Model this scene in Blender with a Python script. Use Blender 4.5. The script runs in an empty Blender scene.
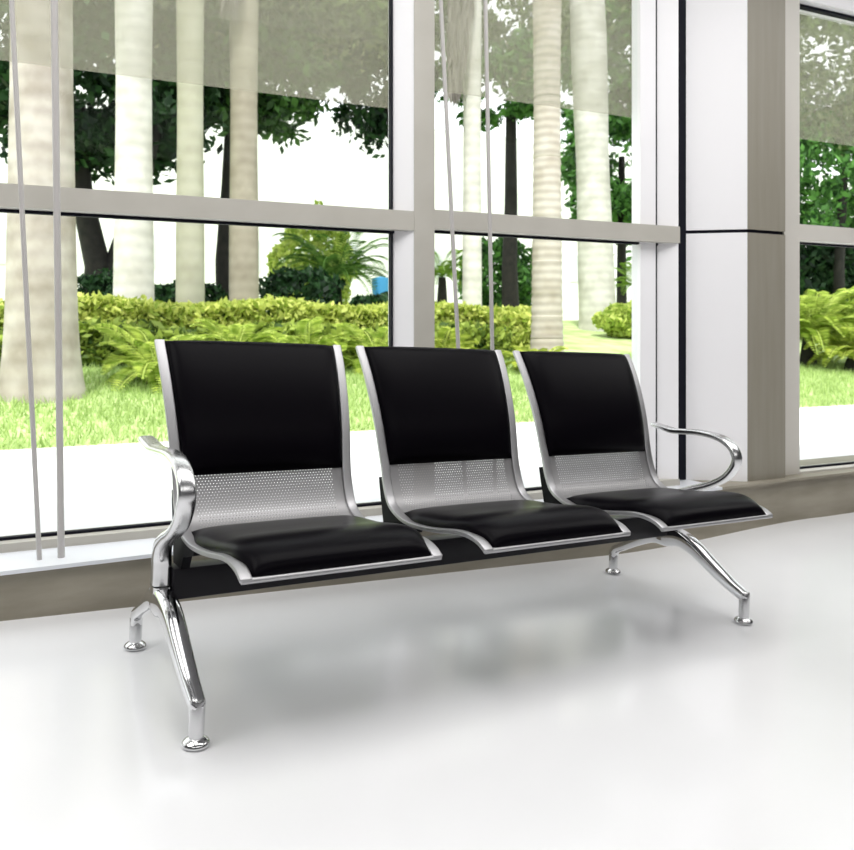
import bpy, bmesh, math, random
import numpy as np
from mathutils import Vector, Matrix

random.seed(7)
rng = np.random.default_rng(11)
scene = bpy.context.scene
COL = scene.collection

# ------------------------------------------------------------------ helpers
def link(o, parent=None):
    COL.objects.link(o)
    if parent is not None:
        o.parent = parent
    return o

def tag(o, label=None, cat=None, group=None, kind=None):
    if label: o['label'] = label
    if cat: o['category'] = cat
    if group: o['group'] = group
    if kind: o['kind'] = kind
    return o

def empty(name, loc=(0, 0, 0)):
    o = bpy.data.objects.new(name, None)
    o.empty_display_size = 0.1
    o.location = loc
    return link(o)

def from_bm(name, bm, mat, parent=None, smooth=True, angle=40):
    bmesh.ops.recalc_face_normals(bm, faces=bm.faces)
    me = bpy.data.meshes.new(name)
    bm.to_mesh(me); bm.free()
    me.materials.append(mat)
    if smooth:
        me.shade_smooth()
        try:
            me.set_sharp_from_angle(angle=math.radians(angle))
        except Exception:
            pass
    return link(bpy.data.objects.new(name, me), parent)

def from_np(name, V, F, mat, parent=None, smooth=False):
    me = bpy.data.meshes.new(name)
    V = np.asarray(V, dtype=np.float32); F = np.asarray(F, dtype=np.int32)
    k = F.shape[1]
    me.vertices.add(len(V)); me.vertices.foreach_set('co', V.ravel())
    me.loops.add(F.size); me.loops.foreach_set('vertex_index', F.ravel())
    me.polygons.add(len(F))
    me.polygons.foreach_set('loop_start', np.arange(0, F.size, k, dtype=np.int32))
    me.update(calc_edges=True)
    me.validate()
    me.materials.append(mat)
    if smooth: me.shade_smooth()
    return link(bpy.data.objects.new(name, me), parent)

def box(bm, x0, x1, y0, y1, z0, z1, bevel=0.0):
    vs = [bm.verts.new((x, y, z)) for x in (x0, x1) for y in (y0, y1) for z in (z0, z1)]
    fs = [(0, 1, 3, 2), (4, 6, 7, 5), (0, 4, 5, 1), (2, 3, 7, 6), (0, 2, 6, 4), (1, 5, 7, 3)]
    faces = [bm.faces.new([vs[i] for i in f]) for f in fs]
    if bevel > 0:
        edges = list({e for f in faces for e in f.edges})
        bmesh.ops.bevel(bm, geom=edges, offset=bevel, segments=2, profile=0.5, affect='EDGES')

def box_obj(name, x0, x1, y0, y1, z0, z1, mat, parent=None, bevel=0.0):
    bm = bmesh.new(); box(bm, x0, x1, y0, y1, z0, z1, bevel)
    return from_bm(name, bm, mat, parent, smooth=bevel > 0)

def prism(bm, pts, z0, z1):
    """pts: footprint (x,y); z0,z1 numbers or per-point lists"""
    n = len(pts)
    za = z0 if isinstance(z0, (list, tuple)) else [z0] * n
    zb = z1 if isinstance(z1, (list, tuple)) else [z1] * n
    a = [bm.verts.new((p[0], p[1], za[i])) for i, p in enumerate(pts)]
    b = [bm.verts.new((p[0], p[1], zb[i])) for i, p in enumerate(pts)]
    bm.faces.new(a[::-1]); bm.faces.new(b)
    for i in range(n):
        j = (i + 1) % n
        bm.faces.new((a[i], a[j], b[j], b[i]))

def catmull(pts, n):
    P = np.array(pts, float)
    if P.ndim == 1: P = P[:, None]
    m = len(P)
    d = np.r_[0, np.cumsum(np.maximum(np.linalg.norm(np.diff(P[:, :min(3, P.shape[1])], axis=0), axis=1), 1e-6))]
    T = np.zeros_like(P)
    for i in range(m):
        a, b = max(i - 1, 0), min(i + 1, m - 1)
        T[i] = (P[b] - P[a]) / (d[b] - d[a])
    out = []
    for s in np.linspace(0, d[-1], n):
        i = min(np.searchsorted(d, s, side='right') - 1, m - 2)
        h = d[i + 1] - d[i]; t = (s - d[i]) / h
        out.append((2*t**3-3*t**2+1)*P[i] + (t**3-2*t**2+t)*h*T[i] + (-2*t**3+3*t**2)*P[i+1] + (t**3-t**2)*h*T[i+1])
    return np.array(out)

def sweep(bm, path, a, b, n=20, power=2.6, cap=True, round_end=(False, False)):
    """path Nx3; a half size along X, b half size along the in-plane normal"""
    P = np.array(path, float); N = len(P)
    a = np.broadcast_to(np.array(a, float), (N,)); b = np.broadcast_to(np.array(b, float), (N,))
    rings = []
    def ring(c, T, aa, bb):
        X = np.array([1., 0, 0]); T = T / np.linalg.norm(T)
        X = X - T * (X @ T); X /= np.linalg.norm(X)
        Nn = -np.cross(X, T)
        r = []
        for k in range(n):
            th = 2 * math.pi * k / n
            cs, sn = math.cos(th), math.sin(th)
            e = 2.0 / power
            u = math.copysign(abs(cs) ** e, cs) * aa; v = math.copysign(abs(sn) ** e, sn) * bb
            r.append(bm.verts.new(tuple(c + X * u + Nn * v)))
        return r
    tang = [P[min(i + 1, N - 1)] - P[max(i - 1, 0)] for i in range(N)]
    if round_end[0]:
        t0 = tang[0] / np.linalg.norm(tang[0])
        for q in (0.15, 0.5, 0.85):
            f = math.sqrt(1 - (1 - q) ** 2)
            rings.append(ring(P[0] - t0 * b[0] * (1 - q), tang[0], a[0] * f, b[0] * f))
    for i in range(N):
        rings.append(ring(P[i], tang[i], a[i], b[i]))
    if round_end[1]:
        t1 = tang[-1] / np.linalg.norm(tang[-1])
        for q in (0.85, 0.5, 0.15):
            f = math.sqrt(1 - (1 - q) ** 2)
            rings.append(ring(P[-1] + t1 * b[-1] * (1 - q), tang[-1], a[-1] * f, b[-1] * f))
    for r, s in zip(rings[:-1], rings[1:]):
        for k in range(n):
            bm.faces.new((r[k], r[(k + 1) % n], s[(k + 1) % n], s[k]))
    if cap:
        bm.faces.new(rings[0][::-1]); bm.faces.new(rings[-1])

def lathe(bm, prof, cx, cy, z0, n=32):
    rings = []
    for r, z in prof:
        rings.append([bm.verts.new((cx + r * math.cos(2*math.pi*k/n), cy + r * math.sin(2*math.pi*k/n), z0 + z)) for k in range(n)])
    for r, s in zip(rings[:-1], rings[1:]):
        for k in range(n):
            bm.faces.new((r[k], r[(k+1) % n], s[(k+1) % n], s[k]))
    bm.faces.new(rings[0][::-1]); bm.faces.new(rings[-1])

# ------------------------------------------------------------------ materials
def mat(name, color, rough=0.5, metal=0.0, spec=0.5, **kw):
    m = bpy.data.materials.new(name); m.use_nodes = True
    b = m.node_tree.nodes['Principled BSDF']
    b.inputs['Base Color'].default_value = (*color, 1)
    b.inputs['Roughness'].default_value = rough
    b.inputs['Metallic'].default_value = metal
    b.inputs['Specular IOR Level'].default_value = spec
    for k, v in kw.items(): b.inputs[k].default_value = v
    return m

def N(m, t, **kw):
    n = m.node_tree.nodes.new(t)
    for k, v in kw.items(): setattr(n, k, v)
    return n

def noise_color(m, c0, c1, scale, detail=3, coord='Object', stretch=(1, 1, 1), bump=0.0, lo=0.3, hi=0.7):
    nt = m.node_tree; b = nt.nodes['Principled BSDF']
    tc = N(m, 'ShaderNodeTexCoord'); mp = N(m, 'ShaderNodeMapping'); mp.inputs['Scale'].default_value = stretch
    nz = N(m, 'ShaderNodeTexNoise'); nz.inputs['Scale'].default_value = scale; nz.inputs['Detail'].default_value = detail
    cr = N(m, 'ShaderNodeValToRGB')
    cr.color_ramp.elements[0].position = lo; cr.color_ramp.elements[1].position = hi
    cr.color_ramp.elements[0].color = (*c0, 1); cr.color_ramp.elements[1].color = (*c1, 1)
    L = nt.links.new
    L(tc.outputs[coord], mp.inputs[0]); L(mp.outputs[0], nz.inputs['Vector']); L(nz.outputs['Fac'], cr.inputs[0])
    L(cr.outputs[0], b.inputs['Base Color'])
    if bump:
        bp = N(m, 'ShaderNodeBump'); bp.inputs['Strength'].default_value = bump; bp.inputs['Distance'].default_value = 0.01
        L(nz.outputs['Fac'], bp.inputs['Height']); L(bp.outputs[0], b.inputs['Normal'])
    return m

def leaf_mat(name, c_dark, c_light, transl=0.35):
    m = bpy.data.materials.new(name); m.use_nodes = True; nt = m.node_tree; L = nt.links.new
    b = nt.nodes['Principled BSDF']; out = nt.nodes['Material Output']
    g = N(m, 'ShaderNodeNewGeometry'); cr = N(m, 'ShaderNodeValToRGB')
    cr.color_ramp.elements[0].color = (*c_dark, 1); cr.color_ramp.elements[1].color = (*c_light, 1)
    L(g.outputs['Random Per Island'], cr.inputs[0]); L(cr.outputs[0], b.inputs['Base Color'])
    b.inputs['Roughness'].default_value = 0.55; b.inputs['Specular IOR Level'].default_value = 0.3
    tr = N(m, 'ShaderNodeBsdfTranslucent'); L(cr.outputs[0], tr.inputs['Color'])
    mx = N(m, 'ShaderNodeMixShader'); mx.inputs[0].default_value = transl
    L(b.outputs[0], mx.inputs[1]); L(tr.outputs[0], mx.inputs[2]); L(mx.outputs[0], out.inputs['Surface'])
    return m

M = {}
M['floor'] = noise_color(mat('polished_white_floor', (.8, .8, .82), 0.15, 0, 0.5), (.77, .77, .785), (.83, .83, .845), 1.3)
M['paint'] = mat('white_paint', (.88, .87, .89), 0.5)
M['wall'] = mat('grey_wall_paint', (.06, .06, .065), 0.8)
M['ceil'] = mat('ceiling_paint', (.09, .09, .095), 0.9)
M['frame'] = noise_color(mat('beige_powder_coat', (.5, .48, .43), 0.45), (.45, .43, .385), (.49, .47, .425), 6)
M['frame_light'] = mat('light_beige_coat', (.60, .575, .53), 0.45)
M['taupe'] = noise_color(mat('taupe_panel', (.27, .25, .2), 0.5), (.245, .225, .18), (.275, .255, .21), 5, stretch=(6, 6, .4))
M['plinth'] = noise_color(mat('stone_plinth', (.3, .28, .22), 0.55), (.20, .18, .135), (.34, .31, .25), 3.5, detail=6, stretch=(.7, 1, 3), bump=.15)
M['ledge'] = mat('pale_ledge', (.74, .76, .8), 0.35)
M['gasket'] = mat('dark_gasket', (.008, .008, .014), 0.6, 0, .1)
M['cable'] = mat('white_cable', (.46, .44, .43), 0.4)
M['chrome'] = mat('polished_aluminium', (.70, .70, .71), 0.10, 1.0)
M['arm'] = mat('brushed_aluminium', (.70, .70, .71), 0.24, 1.0)
M['satin'] = mat('satin_silver', (.40, .395, .405), 0.46, 1.0)
M['black_steel'] = mat('black_steel', (.010, .009, .012), 0.4, 0, 0.2)
M['plastic'] = mat('black_plastic', (.004, .004, .005), 0.5, 0, .06)

def leather():
    m = mat('black_leatherette', (.0022, .0017, .0030), 0.33, 0, 0.05)
    nt = m.node_tree; L = nt.links.new
    tc = N(m, 'ShaderNodeTexCoord'); v = N(m, 'ShaderNodeTexNoise'); v.inputs['Scale'].default_value = 260; v.inputs['Detail'].default_value = 2
    bp = N(m, 'ShaderNodeBump'); bp.inputs['Strength'].default_value = 0.06; bp.inputs['Distance'].default_value = 0.002
    L(tc.outputs['Object'], v.inputs['Vector']); L(v.outputs['Fac'], bp.inputs['Height'])
    L(bp.outputs[0], nt.nodes['Principled BSDF'].inputs['Normal'])
    return m
M['leather'] = leather()

def perforated():
    m = mat('perforated_silver_steel', (.31, .305, .31), 0.5, 0.8)
    nt = m.node_tree; L = nt.links.new
    b = nt.nodes['Principled BSDF']; out = nt.nodes['Material Output']
    uv = N(m, 'ShaderNodeUVMap'); uv.uv_map = 'UVMap'
    sep = N(m, 'ShaderNodeSeparateXYZ'); L(uv.outputs[0], sep.inputs[0])
    def math_(op, x, y=None):
        n = N(m, 'ShaderNodeMath', operation=op)
        for i, q in enumerate((x, y)):
            if q is None: continue
            if isinstance(q, (int, float)): n.inputs[i].default_value = q
            else: L(q, n.inputs[i])
        return n.outputs[0]
    A, B = 0.0086, 0.0086 * 1.732
    def lattice(off):
        fx = math_('SUBTRACT', math_('FRACT', math_('ADD', math_('DIVIDE', sep.outputs[0], A), off)), 0.5)
        fy = math_('SUBTRACT', math_('FRACT', math_('ADD', math_('DIVIDE', sep.outputs[1], B), off)), 0.5)
        dx = math_('MULTIPLY', fx, A); dy = math_('MULTIPLY', fy, B)
        return math_('SQRT', math_('ADD', math_('MULTIPLY', dx, dx), math_('MULTIPLY', dy, dy)))
    d = math_('MINIMUM', lattice(100.0), lattice(100.5))
    hole = math_('LESS_THAN', d, 0.00115)
    inside = math_('LESS_THAN', math_('ABSOLUTE', sep.outputs[0]), 0.196)
    fac = math_('MULTIPLY', hole, inside)
    tr = N(m, 'ShaderNodeBsdfTransparent'); mx = N(m, 'ShaderNodeMixShader')
    L(fac, mx.inputs[0]); L(b.outputs[0], mx.inputs[1]); L(tr.outputs[0], mx.inputs[2]); L(mx.outputs[0], out.inputs['Surface'])
    return m
M['perf'] = perforated()

def glass():
    m = bpy.data.materials.new('window_glass'); m.use_nodes = True; nt = m.node_tree; L = nt.links.new
    out = nt.nodes['Material Output']; nt.nodes.remove(nt.nodes['Principled BSDF'])
    tr = N(m, 'ShaderNodeBsdfTransparent'); tr.inputs[0].default_value = (.97, .985, .98, 1)
    gl = N(m, 'ShaderNodeBsdfGlossy'); gl.inputs['Roughness'].default_value = 0.01
    fr = N(m, 'ShaderNodeLayerWeight'); fr.inputs['Blend'].default_value = 0.5
    p5 = N(m, 'ShaderNodeMath', operation='POWER'); p5.inputs[1].default_value = 5.0; L(fr.outputs['Facing'], p5.inputs[0])
    ma = N(m, 'ShaderNodeMath', operation='MULTIPLY_ADD'); ma.inputs[1].default_value = 0.3; ma.inputs[2].default_value = 0.003; L(p5.outputs[0], ma.inputs[0])
    mx = N(m, 'ShaderNodeMixShader'); L(ma.outputs[0], mx.inputs[0]); L(tr.outputs[0], mx.inputs[1]); L(gl.outputs[0], mx.inputs[2])
    L(mx.outputs[0], out.inputs['Surface'])
    return m
M['glass'] = glass()

def veil():  # half-clear beige layer, imitates a reflection veiling the glass
    m = bpy.data.materials.new('glass_reflection_veil'); m.use_nodes = True; nt = m.node_tree; L = nt.links.new
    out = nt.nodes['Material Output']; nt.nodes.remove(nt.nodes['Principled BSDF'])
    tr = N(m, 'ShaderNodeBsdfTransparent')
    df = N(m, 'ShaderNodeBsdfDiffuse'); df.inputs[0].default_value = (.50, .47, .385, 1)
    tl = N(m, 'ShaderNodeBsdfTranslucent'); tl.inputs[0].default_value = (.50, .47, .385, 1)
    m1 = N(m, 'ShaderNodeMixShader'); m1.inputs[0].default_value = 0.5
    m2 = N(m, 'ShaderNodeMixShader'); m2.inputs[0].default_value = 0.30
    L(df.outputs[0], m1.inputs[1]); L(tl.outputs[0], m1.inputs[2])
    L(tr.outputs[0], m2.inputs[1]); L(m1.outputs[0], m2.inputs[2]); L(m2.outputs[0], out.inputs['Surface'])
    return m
M['veil'] = veil()

def palm_bark(name, c0, c1, ringscale, ringmix=.10):
    m = mat(name, c0, 0.8); nt = m.node_tree; L = nt.links.new; b = nt.nodes['Principled BSDF']
    tc = N(m, 'ShaderNodeTexCoord')
    nz = N(m, 'ShaderNodeTexNoise'); nz.inputs['Scale'].default_value = 2.2; nz.inputs['Detail'].default_value = 5
    wv = N(m, 'ShaderNodeTexWave'); wv.bands_direction = 'Z'; wv.inputs['Scale'].default_value = ringscale
    wv.inputs['Distortion'].default_value = 1.2; wv.inputs['Detail'].default_value = 1
    r1 = N(m, 'ShaderNodeValToRGB')
    r1.color_ramp.elements[0].color = (*c1, 1); r1.color_ramp.elements[1].color = (*c0, 1)
    r1.color_ramp.elements[0].position = 0.3; r1.color_ramp.elements[1].position = 0.65
    mx = N(m, 'ShaderNodeMixRGB', blend_type='MULTIPLY'); mx.inputs[0].default_value = ringmix
    L(tc.outputs['Object'], nz.inputs['Vector']); L(tc.outputs['Object'], wv.inputs['Vector'])
    L(nz.outputs['Fac'], r1.inputs[0]); L(r1.outputs[0], mx.inputs[1]); L(wv.outputs['Color'], mx.inputs[2]); L(mx.outputs[0], b.inputs['Base Color'])
    return m
M['palm_white'] = palm_bark('pale_palm_bark', (.50, .455, .41), (.27, .23, .185), 1.6, .14)
M['palm_green'] = palm_bark('greenish_palm_bark', (.46, .45, .36), (.36, .35, .26), 1.2)
M['palm_brown'] = palm_bark('tan_palm_bark', (.38, .34, .275), (.26, .225, .175), 1.4)
M['palm_ring'] = palm_bark('ringed_palm_bark', (.56, .51, .455), (.38, .33, .265), 2.4, .25)
M['dark_bark'] = noise_color(mat('dark_bark', (.02, .017, .014), 0.9), (.005, .0045, .004), (.016, .014, .011), 8)
M['leaf_dark'] = leaf_mat('dark_green_leaf', (.004, .014, .007), (.035, .10, .03), .3)
M['leaf_mid'] = leaf_mat('mid_green_leaf', (.008, .03, .008), (.08, .19, .04), .35)
M['leaf_green'] = leaf_mat('fresh_green_leaf', (.012, .05, .012), (.15, .36, .08), .4)
M['frond_dark'] = leaf_mat('dark_cycad_frond', (.03, .09, .015), (.17, .32, .06), .35)
M['palm_far'] = palm_bark('chalky_palm_bark', (.68, .66, .62), (.47, .45, .40), 1.5, .12)
M['leaf_olive'] = leaf_mat('olive_leaf', (.06, .10, .035), (.32, .42, .18), .4)
M['leaf_yellow'] = leaf_mat('yellow_green_leaf', (.22, .34, .04), (.76, .84, .24), .4)
M['leaf_hedge'] = leaf_mat('hedge_leaf', (.22, .32, .03), (.80, .84, .24), .4)
M['leaf_row'] = leaf_mat('shrub_row_leaf', (.025, .07, .012), (.50, .62, .12), .35)
M['frond_green'] = leaf_mat('cycad_frond_green', (.07, .16, .02), (.32, .48, .08), .35)
M['frond_dead'] = leaf_mat('dead_frond', (.16, .14, .13), (.34, .31, .28), .3)
M['grass'] = leaf_mat('grass_blade', (.24, .36, .10), (.58, .72, .30), .4)
M['lawn'] = noise_color(mat('lawn', (.25, .38, .1), 0.95), (.30, .42, .13), (.56, .66, .32), 2.5, detail=5)
M['path'] = noise_color(mat('pale_concrete', (.75, .75, .76), 0.8), (.72, .72, .73), (.80, .80, .81), 1.5)
M['building'] = mat('white_render', (.85, .85, .86), 0.9)
M['bwin'] = mat('grey_window', (.62, .65, .68), 0.4)
M['blue'] = mat('blue_plastic', (.05, .30, .55), 0.5)

# ------------------------------------------------------------------ floor (a very gently sloping lobby floor)
FO = (0.2995, 2.1396, 0.0879); FN = (0.0381, -0.0177, 0.9991)
def sstep(a, b, x):
    t = min(max((x - a) / (b - a), 0), 1); return t * t * (3 - 2 * t)
def floor_z(x, y):
    xx = max(min(x, 6.0), -1.5); yy = max(y, -1.0)
    z = FO[2] - (FN[0] * (xx - FO[0]) + FN[1] * (yy - FO[1])) / FN[2]
    return z + 0.075 * sstep(2.15, 3.5, x) + max(0, xx - 3.5) * 0.035

bm = bmesh.new()
nx, ny = 111, 81
grid = [[bm.verts.new((-4 + 11 * i / (nx - 1), -5 + 8.2 * j / (ny - 1), floor_z(-4 + 11 * i / (nx - 1), -5 + 8.2 * j / (ny - 1)))) for j in range(ny)] for i in range(nx)]
for i in range(nx - 1):
    for j in range(ny - 1):
        bm.faces.new((grid[i][j], grid[i+1][j], grid[i+1][j+1], grid[i][j+1]))
tag(from_bm('floor', bm, M['floor'], smooth=True), kind='structure')

# ------------------------------------------------------------------ room shell
HEAD = 2.62; CEIL = 3.0
tag(box_obj('ceiling', -4.2, 7.2, -5.2, 3.3, CEIL, CEIL + .15, M['ceil']), kind='structure')
tag(box_obj('wall_back', -4.2, 7.2, -5.2, -5.0, -.3, CEIL, M['wall']), kind='structure')
tag(box_obj('wall_left', -4.2, -4.0, -5.0, 3.3, -.3, CEIL, M['wall']), kind='structure')
tag(box_obj('wall_right', 7.0, 7.2, -5.0, 3.3, -.3, CEIL, M['wall']), kind='structure')
bm = bmesh.new(); box(bm, -4.0, 7.0, 2.93, 3.07, HEAD, CEIL); box(bm, -4.0, -2.6, 2.93, 3.25, -.2, HEAD)
tag(from_bm('wall_front', bm, M['paint'], smooth=False), kind='structure')

# low stone plinth under the windows with a pale ledge on top
LZ = 0.264
bm = bmesh.new()
prism(bm, [(-4, 2.57), (7, 3.0), (7, 3.24), (-4, 3.24)], -0.3, LZ - .012)
plinth = tag(from_bm('trim_1', bm, M['plinth'], smooth=False), kind='structure')
bm = bmesh.new()
prism(bm, [(-4, 2.56), (2.78, 2.814), (2.78, 3.24), (-4, 3.24)], LZ - .012, LZ)
tag(from_bm('trim_2', bm, M['ledge'], smooth=False), kind='structure')
bm = bmesh.new()
prism(bm, [(2.78, 2.814), (7, 2.99), (7, 3.24), (2.78, 3.24)], LZ - .012, LZ)
tag(from_bm('trim_3', bm, M['plinth'], smooth=False), kind='structure')

GY = 2.992   # glass plane
def window(name, xl, xr, stiles, veil_z, tz0, tz1, bz1, fmat, yf=2.93, jambs=(), white=()):
    """xl..xr opening between the front stiles; jambs: (glass edge x, front edge x) of a splayed white reveal"""
    root = empty(name, ((xl + xr) / 2, yf, LZ)); tag(root, kind='structure')
    inv = Matrix.Translation(-Vector(root.location))
    def part(n, bm, m, bev=False):
        bm.transform(inv)
        return tag(from_bm(n, bm, m, root, smooth=False), kind='structure')
    bm = bmesh.new()
    for a, b in stiles: box(bm, a, b, yf, GY + .12, LZ, HEAD)
    if stiles: part('window_frame', bm, fmat)
    bm = bmesh.new(); box(bm, xl, xr, yf + .002, GY + .05, tz0, tz1)
    part('window_transom', bm, fmat)
    bm = bmesh.new(); box(bm, xl, xr, yf + .004, GY + .06, LZ - .02, bz1 - .012)
    part('window_bottom_rail', bm, fmat)
    bm = bmesh.new()
    for xg, xf in jambs:
        prism(bm, [(xg, GY + .03), (xg, GY - .006), (xf, yf + .006), (xf, GY + .03)], LZ, HEAD)
    for a, b in white: box(bm, a, b, GY - .02, GY + .04, LZ, HEAD)
    if jambs: part('window_reveal', bm, M['paint'])
    bm = bmesh.new()
    box(bm, xl, xr, GY - .012, GY + .01, tz0 - .010, tz0 + .002)
    box(bm, xl, xr, GY - .02, GY + .01, HEAD - .014, HEAD - .001)
    box(bm, xl, xr, GY - .012, GY + .01, bz1 - .012, bz1 - .003)
    for xg, xf in jambs: box(bm, xg - .006, xg + .001, GY - .016, GY + .012, LZ, HEAD)
    part('window_gasket', bm, M['gasket'])
    bm = bmesh.new(); box(bm, xl, xr, GY - .003, GY + .003, bz1 - .01, HEAD)
    part('window_pane', bm, M['glass'])
    bm = bmesh.new(); box(bm, xl + .01, xr - .01, GY + .06, GY + .0615, veil_z, HEAD)
    part('window_reflection_veil', bm, M['veil'])  # added sheet with the upper pane's reflection put into its colour
    return root
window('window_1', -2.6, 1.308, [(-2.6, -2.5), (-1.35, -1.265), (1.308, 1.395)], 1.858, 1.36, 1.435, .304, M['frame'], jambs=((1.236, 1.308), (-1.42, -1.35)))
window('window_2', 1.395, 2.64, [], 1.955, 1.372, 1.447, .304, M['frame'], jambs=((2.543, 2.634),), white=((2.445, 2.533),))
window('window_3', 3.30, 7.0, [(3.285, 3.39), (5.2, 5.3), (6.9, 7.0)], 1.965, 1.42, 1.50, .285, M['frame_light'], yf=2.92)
# dark recess between window and pillar
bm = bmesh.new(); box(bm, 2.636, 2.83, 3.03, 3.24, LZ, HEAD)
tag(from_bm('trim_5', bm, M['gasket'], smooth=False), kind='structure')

# pillar with a white splayed face and a taupe front, split by a dark joint
JZ = 1.44
for nm, z0, z1 in (('pillar', LZ, JZ - .008), ('pillar', JZ + .008, HEAD)):
    bm = bmesh.new()
    prism(bm, [(2.765, 3.03), (2.99, 2.87), (3.0, 2.885), (3.0, 3.2), (2.765, 3.2)], z0, z1)
    p = tag(from_bm('pillar', bm, M['paint'], smooth=False), kind='structure')
    bm = bmesh.new(); prism(bm, [(2.9905, 2.8695), (3.235, 2.8695), (3.235, 3.2), (3.0, 3.2), (3.0, 2.885)], z0, z1)
    tag(from_bm('pillar_panel', bm, M['taupe'], p, smooth=False), kind='structure')
bm = bmesh.new(); prism(bm, [(2.775, 3.035), (2.995, 2.88), (3.23, 2.88), (3.23, 3.19), (2.775, 3.19)], JZ - .008, JZ + .008)
tag(from_bm('pillar_joint', bm, M['gasket'], smooth=False), kind='structure')
bm = bmesh.new(); box(bm, 3.235, 3.285, 2.95, 3.22, LZ, HEAD)
tag(from_bm('trim_6', bm, M['gasket'], smooth=False), kind='structure')

# ------------------------------------------------------------------ thin cables hanging in front of the glass
def cable(label, p0, p1, r):
    bm = bmesh.new()
    path = np.linspace(p0, p1, 6)
    sweep(bm, path, r, r, n=12, power=2)
    bmesh.ops.translate(bm, verts=bm.verts, vec=-Vector(p0))
    o = from_bm('hanging_cable', bm, M['cable']); o.location = p0
    tag(o, label, 'cable', 'white cables hanging before the windows')
cable('leftmost slanting white cable, thinner of the left pair, down to the ledge', (-.012, 2.80, LZ), (-.135, 2.80, CEIL), .0075)
cable('thicker upright white cable of the left pair, in front of the pale tree trunk', (.049, 2.80, LZ), (.018, 2.80, CEIL), .0105)
cable('slanting white cable right of the central mullion, behind the middle seat', (1.50, 2.86, LZ), (1.345, 2.86, CEIL), .008)
cable('rightmost white cable, hanging by the dark tree trunk behind the middle seat', (1.63, 2.86, LZ), (1.568, 2.86, CEIL), .008)

# ------------------------------------------------------------------ the bench
RB = Matrix(((0.9931309279, -0.1106402366, 0.0380749002), (0.1113734447, 0.9936209744, -0.0177007119), (-0.0358736085, 0.0218196572, 0.9991181045)))
bench = empty('waiting_bench')
bench.matrix_world = Matrix.Translation(Vector(FO)) @ RB.to_4x4()
tag(bench, 'three-seat airport waiting bench with black padded seats, chrome legs and arms on the white floor', 'bench')

PITCH, SW = 0.5967, 0.5
PROF = [(.215, .847), (.184, .801), (.154, .748), (.122, .68), (.096, .612), (.079, .555), (.064, .505), (.042, .442), (.012, .398), (-.045, .374), (-.105, .367), (-.18, .371), (-.255, .381), (-.32, .393), (-.366, .398), (-.402, .396), (-.434, .389), (-.456, .378)]
prof = catmull(PROF, 90)
dT = np.gradient(prof, axis=0); dT /= np.linalg.norm(dT, axis=1)[:, None]
pn = np.stack([dT[:, 1], -dT[:, 0]], axis=1)            # points to the sitter (forward / up)
arc = np.r_[0, np.cumsum(np.linalg.norm(np.diff(prof, axis=0), axis=1))]
def splay(y, z):
    """how far the outline stands outside the nominal seat width"""
    if z > .5: return .003 + .024 * min(1, (z - .5) / .34)
    if y < -.1: return .003 - .010 * min(1, (-y - .1) / .38)
    return .003
SPL = np.array([splay(*p) for p in prof])
RAILW = .027

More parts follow.
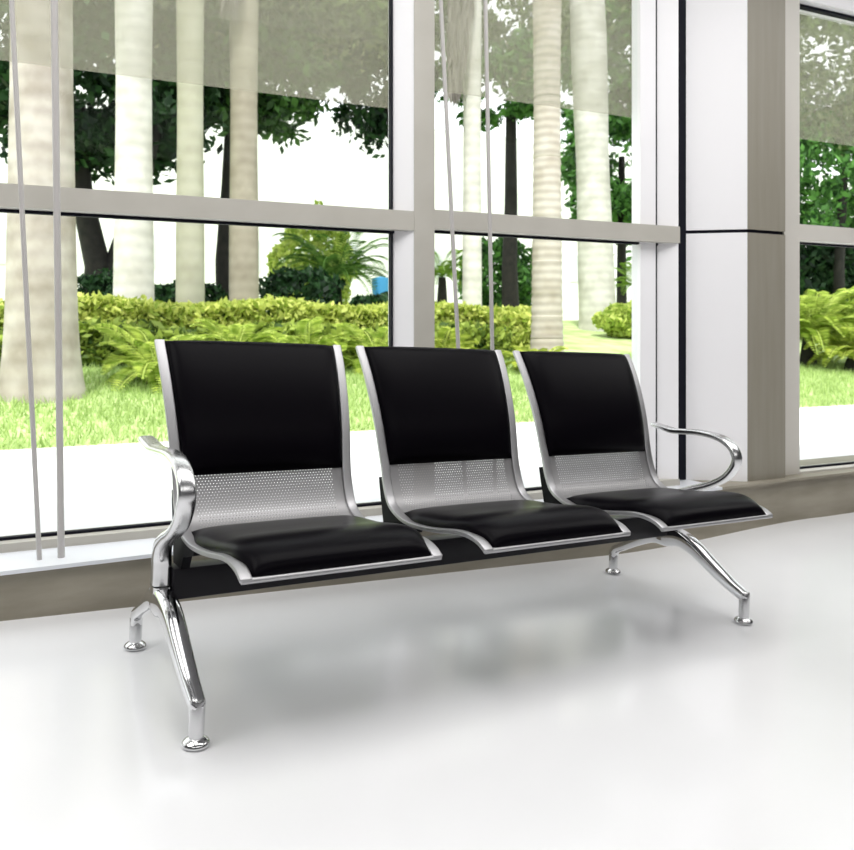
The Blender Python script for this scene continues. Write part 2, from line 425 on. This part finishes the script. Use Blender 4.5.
def seat_parts(x0, first):
    cx = x0 + SW / 2
    # perforated shell (one sheet from the top of the back to the front of the seat)
    bm = bmesh.new(); uvl = bm.loops.layers.uv.new('UVMap')
    nxx = 9; rows = []
    for i in range(2, len(prof) - 1):
        hw = SW / 2 + SPL[i] - RAILW * .6
        rows.append([(bm.verts.new((x, prof[i, 0] - pn[i, 0] * .002, prof[i, 1] - pn[i, 1] * .002)), x, arc[i]) for x in np.linspace(-hw, hw, nxx)])
    for r, s in zip(rows[:-1], rows[1:]):
        for k in range(nxx - 1):
            q = (r[k], r[k+1], s[k+1], s[k])
            f = bm.faces.new([v[0] for v in q])
            for lp, v in zip(f.loops, q): lp[uvl].uv = (v[1], v[2])
    seat = from_bm('seat', bm, M['perf'], bench); seat.location = (cx, 0, 0)
    seat['label'] = 'silver perforated steel seat shell'
    # side rails
    for s in (-1, 1):
        bm = bmesh.new()
        path = [(s * (SW / 2 + SPL[i] - RAILW / 2), prof[i, 0], prof[i, 1]) for i in range(len(prof))]
        sweep(bm, path, RAILW / 2, .0063, n=16, power=5, round_end=(False, True))
        from_bm('side_rail', bm, M['satin'], seat)
    # chrome cross bar under the front edge
    bm = bmesh.new()
    hw = SW / 2 + SPL[-1] - .004
    vs = []
    for x in (-hw, hw):
        ring = []
        for k in range(12):
            th = 2 * math.pi * k / 12
            ring.append(bm.verts.new((x, -.455 + .007 * math.cos(th), .376 + .0065 * math.sin(th))))
        vs.append(ring)
    for k in range(12): bm.faces.new((vs[0][k], vs[0][(k+1) % 12], vs[1][(k+1) % 12], vs[1][k]))
    bm.faces.new(vs[0][::-1]); bm.faces.new(vs[1])
    from_bm('front_bar', bm, M['satin'], seat)
    # padded cushions that follow the shell
    def cushion(name, s0, s1, thick, ni, nj, extra, e_s=(10, 4), label=None):
        bm = bmesh.new()
        si = np.linspace(s0, s1, ni)
        front, back = [], []
        for a, sv in enumerate(si):
            y = np.interp(sv, arc, prof[:, 0]); z = np.interp(sv, arc, prof[:, 1])
            ny_ = np.interp(sv, arc, pn[:, 0]); nz_ = np.interp(sv, arc, pn[:, 1]); l = math.hypot(ny_, nz_); ny_ /= l; nz_ /= l
            sp = np.interp(sv, arc, SPL)
            hw = SW / 2 + sp - RAILW + extra * (1 if name == 'back_cushion' else sstep(0, 1, (s1 - sv - .02) / .07) * sstep(0, 1, (sv - s0) / .1))
            p = 2 * a / (ni - 1) - 1
            es = max(0, 1 - abs(p) ** (e_s[0] if p < 0 else e_s[1])) ** .5
            fr, bk = [], []
            for b in range(nj):
                q = 2 * b / (nj - 1) - 1
                qq = math.sin(q * math.pi / 2) * .55 + q * .45
                et = max(0, 1 - abs(qq) ** 10) ** .5
                off = thick * es * et * (1 - .10 * qq * qq) + .0015
                fr.append(bm.verts.new((hw * qq, y + ny_ * off, z + nz_ * off)))
                bk.append(bm.verts.new((hw * qq * .995, y - ny_ * .0005, z - nz_ * .0005)))
            front.append(fr); back.append(bk)
        for a in range(ni - 1):
            for b in range(nj - 1):
                bm.faces.new((front[a][b], front[a][b+1], front[a+1][b+1], front[a+1][b]))
                bm.faces.new((back[a][b], back[a+1][b], back[a+1][b+1], back[a][b+1]))
            bm.faces.new((front[a][0], front[a+1][0], back[a+1][0], back[a][0]))
            bm.faces.new((front[a][-1], back[a][-1], back[a+1][-1], front[a+1][-1]))
        for b in range(nj - 1):
            bm.faces.new((front[0][b], back[0][b], back[0][b+1], front[0][b+1]))
            bm.faces.new((front[-1][b], front[-1][b+1], back[-1][b+1], back[-1][b]))
        return from_bm(name, bm, M['leather'], seat, angle=75)
    sb = float(np.interp(-.503, -prof[:, 1], arc))
    cushion('back_cushion', .000, sb, .030, 40, 30, .001, (14, 4))
    s_rear = float(np.interp(.03, -prof[:, 0], arc)); s_end = arc[-1] + 0.0
    cushion('seat_cushion', s_rear, s_end, .040, 44, 30, .015, (4, 6))
    # black steel brackets behind the rails, down to the support bar
    for s in (-1, 1):
        bm = bmesh.new()
        x = s * (SW / 2 - .012)
        pts = [(.082, .465), (.066, .41), (.045, .345), (.035, .29), (-.035, .29), (-.055, .325), (-.14, .350), (-.15, .366), (-.10, .362), (-.045, .368), (.008, .388), (.037, .430), (.058, .470)]
        a = [bm.verts.new((x - .011, y, z)) for y, z in pts]; b = [bm.verts.new((x + .011, y, z)) for y, z in pts]
        bm.faces.new(a); bm.faces.new(b[::-1])
        for i in range(len(pts)):
            j = (i + 1) % len(pts); bm.faces.new((a[i], b[i], b[j], a[j]))
        from_bm('bracket', bm, M['plastic'], seat, smooth=False)
    return seat
for k, dx in enumerate((-.010, 0, .010)):
    seat_parts(k * PITCH + dx, k == 0)

# black support bar along the whole bench
XL, XR = -.0443, 1.7373
bar = box_obj('support_bar', XL + .021, XR - .021, -.028, .028, .212, .291, M['black_steel'], bench, bevel=.005)
bar['label'] = 'black steel support bar'

# legs
for X in (XL, XR):
    bm = bmesh.new()
    ctl = [(.257, .072, .016, .016), (.249, .094, .016, .016), (.21, .116, .0165, .0165), (.13, .160, .018, .021), (.055, .198, .021, .030), (-.01, .207, .024, .037),
           (-.065, .212, .0245, .030), (-.12, .197, .024, .027), (-.19, .160, .0225, .022), (-.27, .116, .020, .019), (-.315, .096, .0185, .0175), (-.339, .086, .0175, .017)]
    cc = catmull(ctl, 48)
    sweep(bm, [(0, c[0], c[1]) for c in cc], cc[:, 2], cc[:, 3], n=28, power=3.2, round_end=(True, True))
    # collar that takes the arm post
    sweep(bm, [(0, .006, .190), (0, .006, .2455)], .0235, .033, n=28, power=3.2)
    leg = from_bm('leg', bm, M['chrome'], bench); leg.location = (X, 0, 0)
    leg['label'] = 'polished chrome leg'
    for yf, zt in ((.257, .088), (-.339, .100)):
        bm = bmesh.new()
        lathe(bm, [(.0001, .016), (.0155, .018), (.0165, .030), (.0170, zt - .004), (.0150, zt), (.0001, zt)], 0, yf, 0)
        from_bm('leg_tube', bm, M['arm'], leg)
        bm = bmesh.new()
        lathe(bm, [(.0001, 0), (.026, 0), (.0295, .003), (.030, .007), (.027, .012), (.018, .018), (.0095, .021), (.0085, .032), (.0001, .032)], 0, yf, .0005)
        from_bm('foot', bm, M['chrome'], leg)

# arms
for X, s in ((XL, -1), (XR, 1)):
    bm = bmesh.new()
    ctl = [(0, .010, .2465, .0235, .026), (0, .010, .285, .0235, .026), (.002, .004, .322, .023, .024), (.008, -.033, .357, .0215, .018), (.014, -.10, .390, .0205, .014), (.018, -.175, .420, .0205, .0125),
           (.021, -.232, .455, .0205, .0120), (.022, -.264, .495, .0205, .0120), (.022, -.270, .526, .0205, .0120), (.022, -.251, .558, .0205, .0120), (.022, -.205, .581, .0205, .0115),
           (.022, -.13, .590, .021, .0105), (.022, -.04, .585, .0215, .0100), (.022, .03, .582, .022, .0095), (.023, .08, .588, .0225, .0090), (.024, .122, .594, .021, .0085)]
    if s > 0: ctl = ctl[:-3] + [(a, b - .026, c, d, e) for a, b, c, d, e in ctl[-3:]]
    cc = catmull(ctl, 90)
    sweep(bm, [(s * c[0], c[1], c[2]) for c in cc], cc[:, 3], cc[:, 4], n=28, power=2.8, round_end=(False, True))
    arm = from_bm('armrest', bm, M['arm'], bench); arm.location = (X, 0, 0)
    arm['label'] = 'curved chrome armrest'

# ------------------------------------------------------------------ outside
def gz(y):
    return 0.0 if y < 8 else (.11 * (y - 8) if y < 20 else 1.32)
bm = bmesh.new(); box(bm, -30, 60, 3.25, 7.6, -.15, 0.0)
tag(from_bm('path', bm, M['path'], smooth=False), kind='structure')
bm = bmesh.new()
ys = [7.6, 8.5, 10, 12, 14, 16, 18, 20, 26, 60]; rows = []
for y in ys: rows.append([bm.verts.new((x, y, gz(y) + (.015 if y > 7.65 else .0))) for x in np.linspace(-40, 90, 40)])
for r, s in zip(rows[:-1], rows[1:]):
    for k in range(39): bm.faces.new((r[k], r[k+1], s[k+1], s[k]))
tag(from_bm('lawn', bm, M['lawn']), kind='structure')

def blades(n, x0, x1, y0, y1):
    x = rng.uniform(x0, x1, n); y = rng.uniform(y0, y1, n); z = np.array([gz(v) for v in y])
    h = rng.uniform(.05, .13, n); w = rng.uniform(.006, .012, n); a = rng.uniform(0, math.pi, n); lx = rng.normal(0, .04, n); ly = rng.normal(0, .04, n)
    V = np.zeros((n, 3, 3))
    V[:, 0] = np.stack([x - w*np.cos(a), y - w*np.sin(a), z], 1); V[:, 1] = np.stack([x + w*np.cos(a), y + w*np.sin(a), z], 1)
    V[:, 2] = np.stack([x + lx, y + ly, z + h], 1)
    return V.reshape(-1, 3), np.arange(n * 3).reshape(-1, 3)
V, F = blades(60000, -2.5, 14, 7.57, 12.6)
tag(from_np('lawn_grass', V, F, M['grass']), 'bright green lawn grass between the pale path and the hedge', 'grass', kind='stuff')

def leaves(P, size, flat=0.0, aspect=.5):
    """a leaf at each point: kite of four points with random attitude"""
    n = len(P); P = np.asarray(P)
    d = rng.normal(size=(n, 3)); d[:, 2] *= (1 - flat); d /= np.linalg.norm(d, axis=1)[:, None]
    e = rng.normal(size=(n, 3)); e -= d * np.sum(d * e, 1)[:, None]; e /= np.linalg.norm(e, axis=1)[:, None]
    s = size * rng.uniform(.6, 1.3, n)[:, None]
    V = np.stack([P - d * s, P + e * s * aspect - d * s * .1, P + d * s, P - e * s * aspect - d * s * .1], 1)
    return V.reshape(-1, 3), np.arange(n * 4).reshape(-1, 4)

def tube(bm, path, r, n=10):
    P = np.array(path, float); rings = []
    for i in range(len(P)):
        T = P[min(i+1, len(P)-1)] - P[max(i-1, 0)]; T /= np.linalg.norm(T)
        U = np.cross(T, [0, 1, 0.01]); U /= np.linalg.norm(U); W = np.cross(T, U)
        rings.append([bm.verts.new(tuple(P[i] + r[i] * (U * math.cos(2*math.pi*k/n) + W * math.sin(2*math.pi*k/n)))) for k in range(n)])
    for a, b in zip(rings[:-1], rings[1:]):
        for k in range(n): bm.faces.new((a[k], a[(k+1) % n], b[(k+1) % n], b[k]))
    bm.faces.new(rings[0][::-1]); bm.faces.new(rings[-1])

# --- royal palms: pale columnar trunks
def palm(label, x, y, r, m, flare=1.45, lean=0.0, h=9.5, dead=None, ring=0.0):
    z = gz(y)
    root = empty('palm_tree', (x, y, z)); tag(root, label, 'palm tree', 'palms on the lawn')
    hs = np.r_[0, .12, .3, .55, .9, 1.3, 1.8, 2.5, 3.5, 4.5, 6, 7.5, h]
    if ring: hs = np.unique(np.r_[hs, np.arange(.1, h, ring)])
    bm = bmesh.new()
    rr = []
    for i, q in enumerate(hs):
        f = 1 + (flare - 1) * math.exp(-q / .55) + .05 * math.sin(q * 1.1)
        if ring: f *= 1 + (.035 if i % 2 else -.02)
        rr.append(r * f)
    tube(bm, [(lean * q, 0, q - .05) for q in hs], rr, 24)
    from_bm('trunk', bm, m, root)
    if dead:
        pz, px, length, n = dead
        Ps = []
        for k in range(n):
            t = rng.uniform(0, 1); a = rng.uniform(-.35, .35)
            Ps.append((px + a * (.4 + .9 * (1 - t)) * .9 + .25 * t * np.sign(px if px else 1), -r - .05 - .15 * rng.uniform(), pz - length * t))
        Ps = np.array(Ps); nn = len(Ps)
        s = rng.uniform(.18, .42, nn)
        V = np.stack([Ps + np.c_[rng.normal(0, .03, nn), np.zeros(nn), s], Ps + np.c_[np.full(nn, .025), rng.normal(0, .03, nn), np.zeros(nn)], Ps + np.c_[rng.normal(0, .05, nn), np.zeros(nn), -s], Ps - np.c_[np.full(nn, .025), rng.normal(0, .03, nn), np.zeros(nn)]], 1)
        f = from_np('dead_frond', V.reshape(-1, 3), np.arange(nn * 4).reshape(-1, 4), M['frond_dead'], root); f['label'] = 'hanging dry grey frond'
    return root
palm('thick pale palm with a flared base, leftmost and nearest, on the grass', -.02, 10.2, .335, M['palm_white'], 1.45)
palm('white palm trunk second from left, rising behind the hedge', 1.36, 14.5, .30, M['palm_far'], 1.25)
palm('slim green-tinged palm trunk third from left', 2.35, 15, .235, M['palm_green'], 1.1)
palm('tan palm trunk with dry fronds hanging, right of the green-tinged trunk', 3.52, 16, .27, M['palm_brown'], 1.05, dead=(8.6, -.12, 2.4, 700))
palm('slim distant pale palm right of the central mullion with a hanging grey frond', 8.53, 16, .20, M['palm_far'], 1.15, dead=(8.6, -.35, 3.4, 900))
palm('ringed pale palm trunk standing between the middle and right seats', 7.53, 11.5, .23, M['palm_ring'], 1.35, ring=.09)
palm('broad pale green-white palm trunk left of the window jamb', 12.95, 17.4, .44, M['palm_far'], 1.15, lean=-.04)

# --- broadleaf trees
def tree(label, x, y, stems, blobs, mats, n, size, r=.16):
    if not isinstance(mats, (list, tuple)): mats = [mats] * len(blobs)
    z = gz(y)
    root = empty('leafy_tree', (x, y, z)); tag(root, label, 'tree', 'trees behind the palms')
    for st in stems:
        bm = bmesh.new()
        tube(bm, st, np.linspace(r, r * .55, len(st)), 10)
        from_bm('trunk', bm, M['dark_bark'], root)
    vol = sum(b[3] * b[4] * b[5] for b in blobs)
    for (bx, by, bz, rx, ry, rz), m in zip(blobs, mats):
        k = int(n * rx * ry * rz / vol)
        nc = max(6, k // 120)
        c = rng.normal(size=(nc, 3)); c /= np.linalg.norm(c, axis=1)[:, None]; c *= rng.uniform(.35, 1, (nc, 1)) ** .6
        idx = rng.integers(0, nc, k)
        p = c[idx] + rng.normal(0, .105, (k, 3))
        V, F = leaves(p * [rx, ry, rz] + [bx, by, bz], size)
        from_np('crown', V, F, m, root)
    return root
tree('dark leafy tree with forked trunk, behind the thick leftmost palm', .9, 18, [[(0, 0, -.1), (.1, 0, 1.2), (-.2, 0, 2.6), (-.3, 0, 4.5)], [(.35, 0, -.1), (.45, 0, 1.2), (.8, 0, 2.4), (1.2, 0, 4.2)]],
     [(.1, 0, 4.9, 2.9, 2.0, 1.7), (.2, .3, 7.8, 3.4, 2.2, 1.9)], (M['leaf_dark'], M['leaf_olive']), 26000, .14, r=.30)
tree('tall leafy tree with slender dark trunk, behind the tan palm', 3.9, 19, [[(-.15, 0, -.1), (-.2, 0, 1.4), (-.1, 0, 3.0), (0, 0, 5.2)]],
     [(.2, 0, 5.7, 2.6, 2.0, 1.5), (1.4, .4, 8.2, 3.4, 2.2, 2.0)], (M['leaf_mid'], M['leaf_olive']), 24000, .14, r=.20)
tree('drooping leafy tree seen beside the central mullion', 8.35, 20, [[(.1, 0, -.1), (.1, 0, 2), (.0, 0, 4), (-.2, 0, 6)]],
     [(-.6, 0, 6.6, 1.4, 1.5, 1.9), (-1.2, 0, 9.2, 2.2, 2.0, 1.8)], M['leaf_dark'], 12000, .13)
tree('leafy tree on a thick dark trunk between slim and ringed palms', 11.9, 20, [[(0, 0, -.1), (-.05, 0, 1.5), (.0, 0, 3.2), (0, 0, 6)]],
     [(-.3, 0, 6.6, 2.3, 2.0, 1.1), (.2, .4, 9.2, 3.2, 2.2, 2.2)], (M['leaf_green'], M['leaf_olive']), 15000, .13, r=.26)
tree('dense green tree beside the window jamb, right of the broad palm', 18.9, 24, [[(0, 0, -.1), (0, 0, 3), (0, 0, 6)]],
     [(0, 0, 5.8, 2.6, 2, 2.6), (.3, 0, 10.2, 3.2, 2.4, 2.6)], M['leaf_green'], 18000, .16, r=.2)
tree('dense green tree filling the upper right window', 17.6, 14, [[(0, 0, -.1), (0, 0, 2), (.2, 0, 4.5)]],
     [(0, 0, 4.3, 3.4, 2, 1.7), (.3, .3, 7.6, 4.2, 2.4, 2.4)], (M['leaf_green'], M['leaf_olive']), 24000, .11)

# --- bushes behind the hedge
def bush(label, x, y, rx, ry, h, m, n, size, cat='bush', name='bush', group=None):
    z = gz(y)
    p = rng.normal(size=(n, 3)); p /= np.linalg.norm(p, axis=1)[:, None]; p *= rng.uniform(.5, 1, (n, 1)) ** .5
    lump = 1 + .18 * np.sin(p[:, :1] * 7 + x) * np.cos(p[:, 2:] * 6)
    p = np.abs(p * [1, 1, 1]) * np.sign(p) * lump
    P = p * [rx, ry, h / 2] + [0, 0, h / 2]
    V, F = leaves(P, size)
    o = from_np(name, V, F, m); o.location = (x, y, z)
    tag(o, label, cat, group)
G = 'low bushes behind the hedge'
bush('dark low bush below the big cycad', 6.75, 16.7, 1.2, .5, .85, M['leaf_dark'], 2800, .10, group=G)
bush('dark low bush under the forked tree', .95, 16.3, 1.1, .6, 1.15, M['leaf_dark'], 2600, .10, group=G)
bush('dark low bush between the second and third palm trunks', 2.75, 17.2, .9, .6, 1.0, M['leaf_dark'], 2200, .10, group=G)
bush('dark low bush right of the tan palm trunk, left of the big cycad', 5.1, 17.6, 1.0, .7, 1.35, M['leaf_dark'], 2600, .10, group=G)
bush('green bush around the foot of the thick dark trunk', 12.2, 21.2, 1.3, .8, 2.5, M['leaf_green'], 3600, .12, group=G)
bush('pale green rounded bush behind the big cycad', 6.9, 22.5, 1.2, .8, 3.1, M['leaf_yellow'], 3600, .12, group=G)
bush('clipped yellow-green bush right of the broad palm trunk', 12.55, 15.6, .95, .6, .85, M['leaf_yellow'], 3600, .08)
bush('black-green bush under the big tree in the right window', 18.5, 15.5, 3.6, 1.2, 3.2, M['leaf_dark'], 14000, .14)

# --- clipped hedge
def hedge(label, x0, x1, y0, y1, h, n, size, m):
    z = gz((y0 + y1) / 2)
    x = rng.uniform(x0, x1, n); t = rng.uniform(0, 1, n)
    top = rng.uniform(0, 1, n) < .4
    y = np.where(top, rng.uniform(y0, y1, n), y0 + rng.normal(0, .06, n) + .12 * np.sin(x * 3.1))
    zz = np.where(top, h + rng.normal(0, .035, n), h * t) + .05 * np.sin(x * 2.3)
    V, F = leaves(np.stack([x, y, zz + z], 1), size)
    # woody core
    o = from_np('hedge', V, F, m)
    tag(o, label, 'hedge')
    bm = bmesh.new(); box(bm, x0 + .1, x1 - .1, y0 + .15, y1 - .1, z, z + h - .1)
    from_bm('hedge_core', bm, M['leaf_mid'], o, smooth=False)
hedge('long clipped yellow-green hedge behind the bench backs', -4.5, 8.3, 12.75, 13.9, .80, 24000, .070, M['leaf_hedge'])
hedge('low loose green shrub row along the foot of the clipped hedge', -4.5, 7.2, 12.2, 12.8, .50, 9000, .10, M['leaf_row'])

# --- feathery plants and cycads with separate fronds
def frond_mesh(L, rise, droop, m, nleaf=26, leaf=.22, w=.016):
    """frond along +X: arching midrib with two rows of narrow leaflets"""
    V, F = [], []
    for k in range(nleaf):
        t = .12 + .88 * k / (nleaf - 1)
        c = np.array([L * t * (1 - .12 * t), 0, rise * L * t - droop * L * t ** 2.2])
        l = leaf * math.sin(math.pi * min(1, .18 + t * .82)) ** .6 + .03
        for s in (-1, 1):
            tip = c + np.array([.45 * l, s * l * .85, .10 * l])
            wv = np.array([w * 1.5, -s * w * .3, 0])
            i = len(V); mid = (c + tip) / 2 + np.array([0, 0, .02])
            V += [c - wv * .5, mid - wv, tip, mid + wv]
            F.append((i, i + 1, i + 2, i + 3))
    for k in range(8):
        t0, t1 = k / 8, (k + 1) / 8
        f = lambda t: np.array([L * t * (1 - .12 * t), 0, rise * L * t - droop * L * t ** 2.2])
        i = len(V); a, b = f(t0), f(t1); q = np.array([0, .010, 0])
        V += [a - q, b - q, b + q, a + q]; F.append((i, i + 1, i + 2, i + 3))
    me = bpy.data.meshes.new('frond')
    me.from_pydata([tuple(v) for v in V], [], F); me.materials.append(m)
    return me
def cycad(name, label, cat, x, y, L, n, m, th, leaf, group=None, meshes=None, base=.0):
    z = gz(y) + base
    root = empty(name, (x, y, z)); tag(root, label, cat, group)
    if th > 0:
        bm = bmesh.new(); tube(bm, [(0, 0, -base - .05), (0, 0, th * .5), (0, 0, th)], [.16, .14, .10], 10)
        from_bm('stem', bm, M['dark_bark'], root)
    ms = [frond_mesh(L, r_, d_, m, leaf=leaf) for r_, d_ in ((1.25, .75), (.85, .75), (.45, .7))]
    for k in range(n):
        o = bpy.data.objects.new('frond', ms[k % 3]); link(o, root)
        s = random.uniform(.8, 1.12)
        o.location = (0, 0, th)
        o.rotation_euler = (random.uniform(-.2, .2), random.uniform(-.12, .12), k * 2.39996 + random.uniform(-.2, .2)); o.scale = (s, s, s)
G = 'cycads beyond the hedge'
cycad('cycad', 'big dark-green cycad beyond the hedge, left of the central mullion', 'cycad', 6.42, 19, 1.75, 34, M['frond_dark'], 1.10, .32, G)
cycad('cycad', 'smaller cycad just right of the central mullion', 'cycad', 9.75, 20, 1.15, 20, M['frond_green'], 1.15, .24, G)
cycad('cycad', 'small distant cycad right of the broad palm, by the window jamb', 'cycad', 17.9, 22, 1.2, 16, M['frond_green'], 1.2, .26, G)
G = 'feathery yellow-green plants before the hedge'
cycad('fern', 'feathery plant at the left seat back, left side, before the hedge', 'fern', 1.30, 10.8, .95, 24, M['leaf_yellow'], .12, .22, G)
cycad('fern', 'feathery plant above the left part of the first seat back', 'fern', 2.45, 11.6, .85, 20, M['leaf_yellow'], .25, .20, G)
cycad('fern', 'feathery plant above the right part of the first seat back', 'fern', 3.55, 11.7, .85, 20, M['leaf_yellow'], .15, .20, G)
cycad('fern', 'feathery plant filling the gap between first and second seat backs', 'fern', 4.55, 11.5, .9, 22, M['leaf_yellow'], .15, .22, G)
cycad('fern', 'feathery plant above the middle seat back', 'fern', 5.75, 11.8, .8, 18, M['leaf_hedge'], .10, .20, G)
cycad('fern', 'small feathery plant low between the middle and right seat backs', 'fern', 6.9, 10.9, .6, 16, M['leaf_hedge'], .05, .16, G)
G = 'feathery shrubs outside the right window'
cycad('feathery_shrub', 'tall yellow-green feathery shrub at left in the right window', 'shrub', 13.0, 11.0, 1.35, 56, M['leaf_yellow'], .55, .26, G)
cycad('feathery_shrub', 'tall yellow-green feathery shrub at the right edge of the photo', 'shrub', 14.3, 11.0, 1.35, 56, M['leaf_yellow'], .55, .26, G)
cycad('feathery_shrub', 'short feathery shrub in front of the taller two in the right window', 'shrub', 13.3, 10.3, .85, 36, M['leaf_hedge'], .25, .2, G)

# --- pale building far behind and a small blue bin
bld = empty('building', (12, 34, 1.3)); tag(bld, 'pale white building far behind the trees', 'building')
box_obj('wall', -40, 60, 0, 3, -.5, 9, M['building'], bld)
for k in range(-6, 12):
    for zz in (2.2,):
        box_obj('window', k * 4.2 - 1.0, k * 4.2 + .4, -.05, .02, zz, zz + 1.3, M['bwin'], bld)
bm = bmesh.new(); lathe(bm, [(.001, 0), (.26, 0), (.34, .75), (.34, .8), (.001, .83)], 0, 0, 0, 16)
bn = from_bm('blue_bin', bm, M['blue']); bn.location = (7.05, 17.7, gz(17.7)); tag(bn, 'small bright blue bin beside the big cycad', 'bin')
bn.scale = (.6, .6, 1.45)

# ------------------------------------------------------------------ light
w = bpy.data.worlds.new('sky'); scene.world = w; w.use_nodes = True
bg = w.node_tree.nodes['Background']; bg.inputs[0].default_value = (.97, .985, 1.0, 1); bg.inputs[1].default_value = 2.0
sun = bpy.data.lights.new('sun', 'SUN'); sun.energy = 3.6; sun.angle = math.radians(3); sun.color = (1, .97, .9)
so = link(bpy.data.objects.new('sun', sun)); so.rotation_euler = Vector((.35, .55, -1.0)).to_track_quat('-Z', 'Y').to_euler()
def area(name, loc, sx, sy, e):
    l = bpy.data.lights.new(name, 'AREA'); l.shape = 'RECTANGLE'; l.size = sx; l.size_y = sy; l.energy = e; l.color = (1, .99, .97)
    o = link(bpy.data.objects.new(name, l)); o.location = loc
for x, e in ((-1.9, 1.0), (1.5, .95), (4.9, .7)):  # unseen fill lights added to brighten the floor and shape the bench shadow
    for y, d, p in ((-2.8, 2.4, 44), (1.5, 1.8, 66)):
        area('added_fill_light', (x, y, CEIL - .01), 3.0, d, p * e)

# ------------------------------------------------------------------ camera
cam = bpy.data.cameras.new('camera'); co = link(bpy.data.objects.new('camera', cam))
co.location = (0, 0, .96); co.rotation_euler = (math.pi / 2, 0, -0.435168769753165)
cam.sensor_width = 36; cam.lens = 36 * 824.253 / 854; cam.shift_y = (333.12 - 425) / 854
cam.dof.use_dof = True; cam.dof.focus_distance = 2.3; cam.dof.aperture_fstop = 6.3
cam.clip_end = 300
scene.camera = co
vs = scene.view_settings
vs.view_transform = 'Standard'; vs.look = 'None'; vs.gamma = 1; vs.exposure = 0.1; vs.use_curve_mapping = False
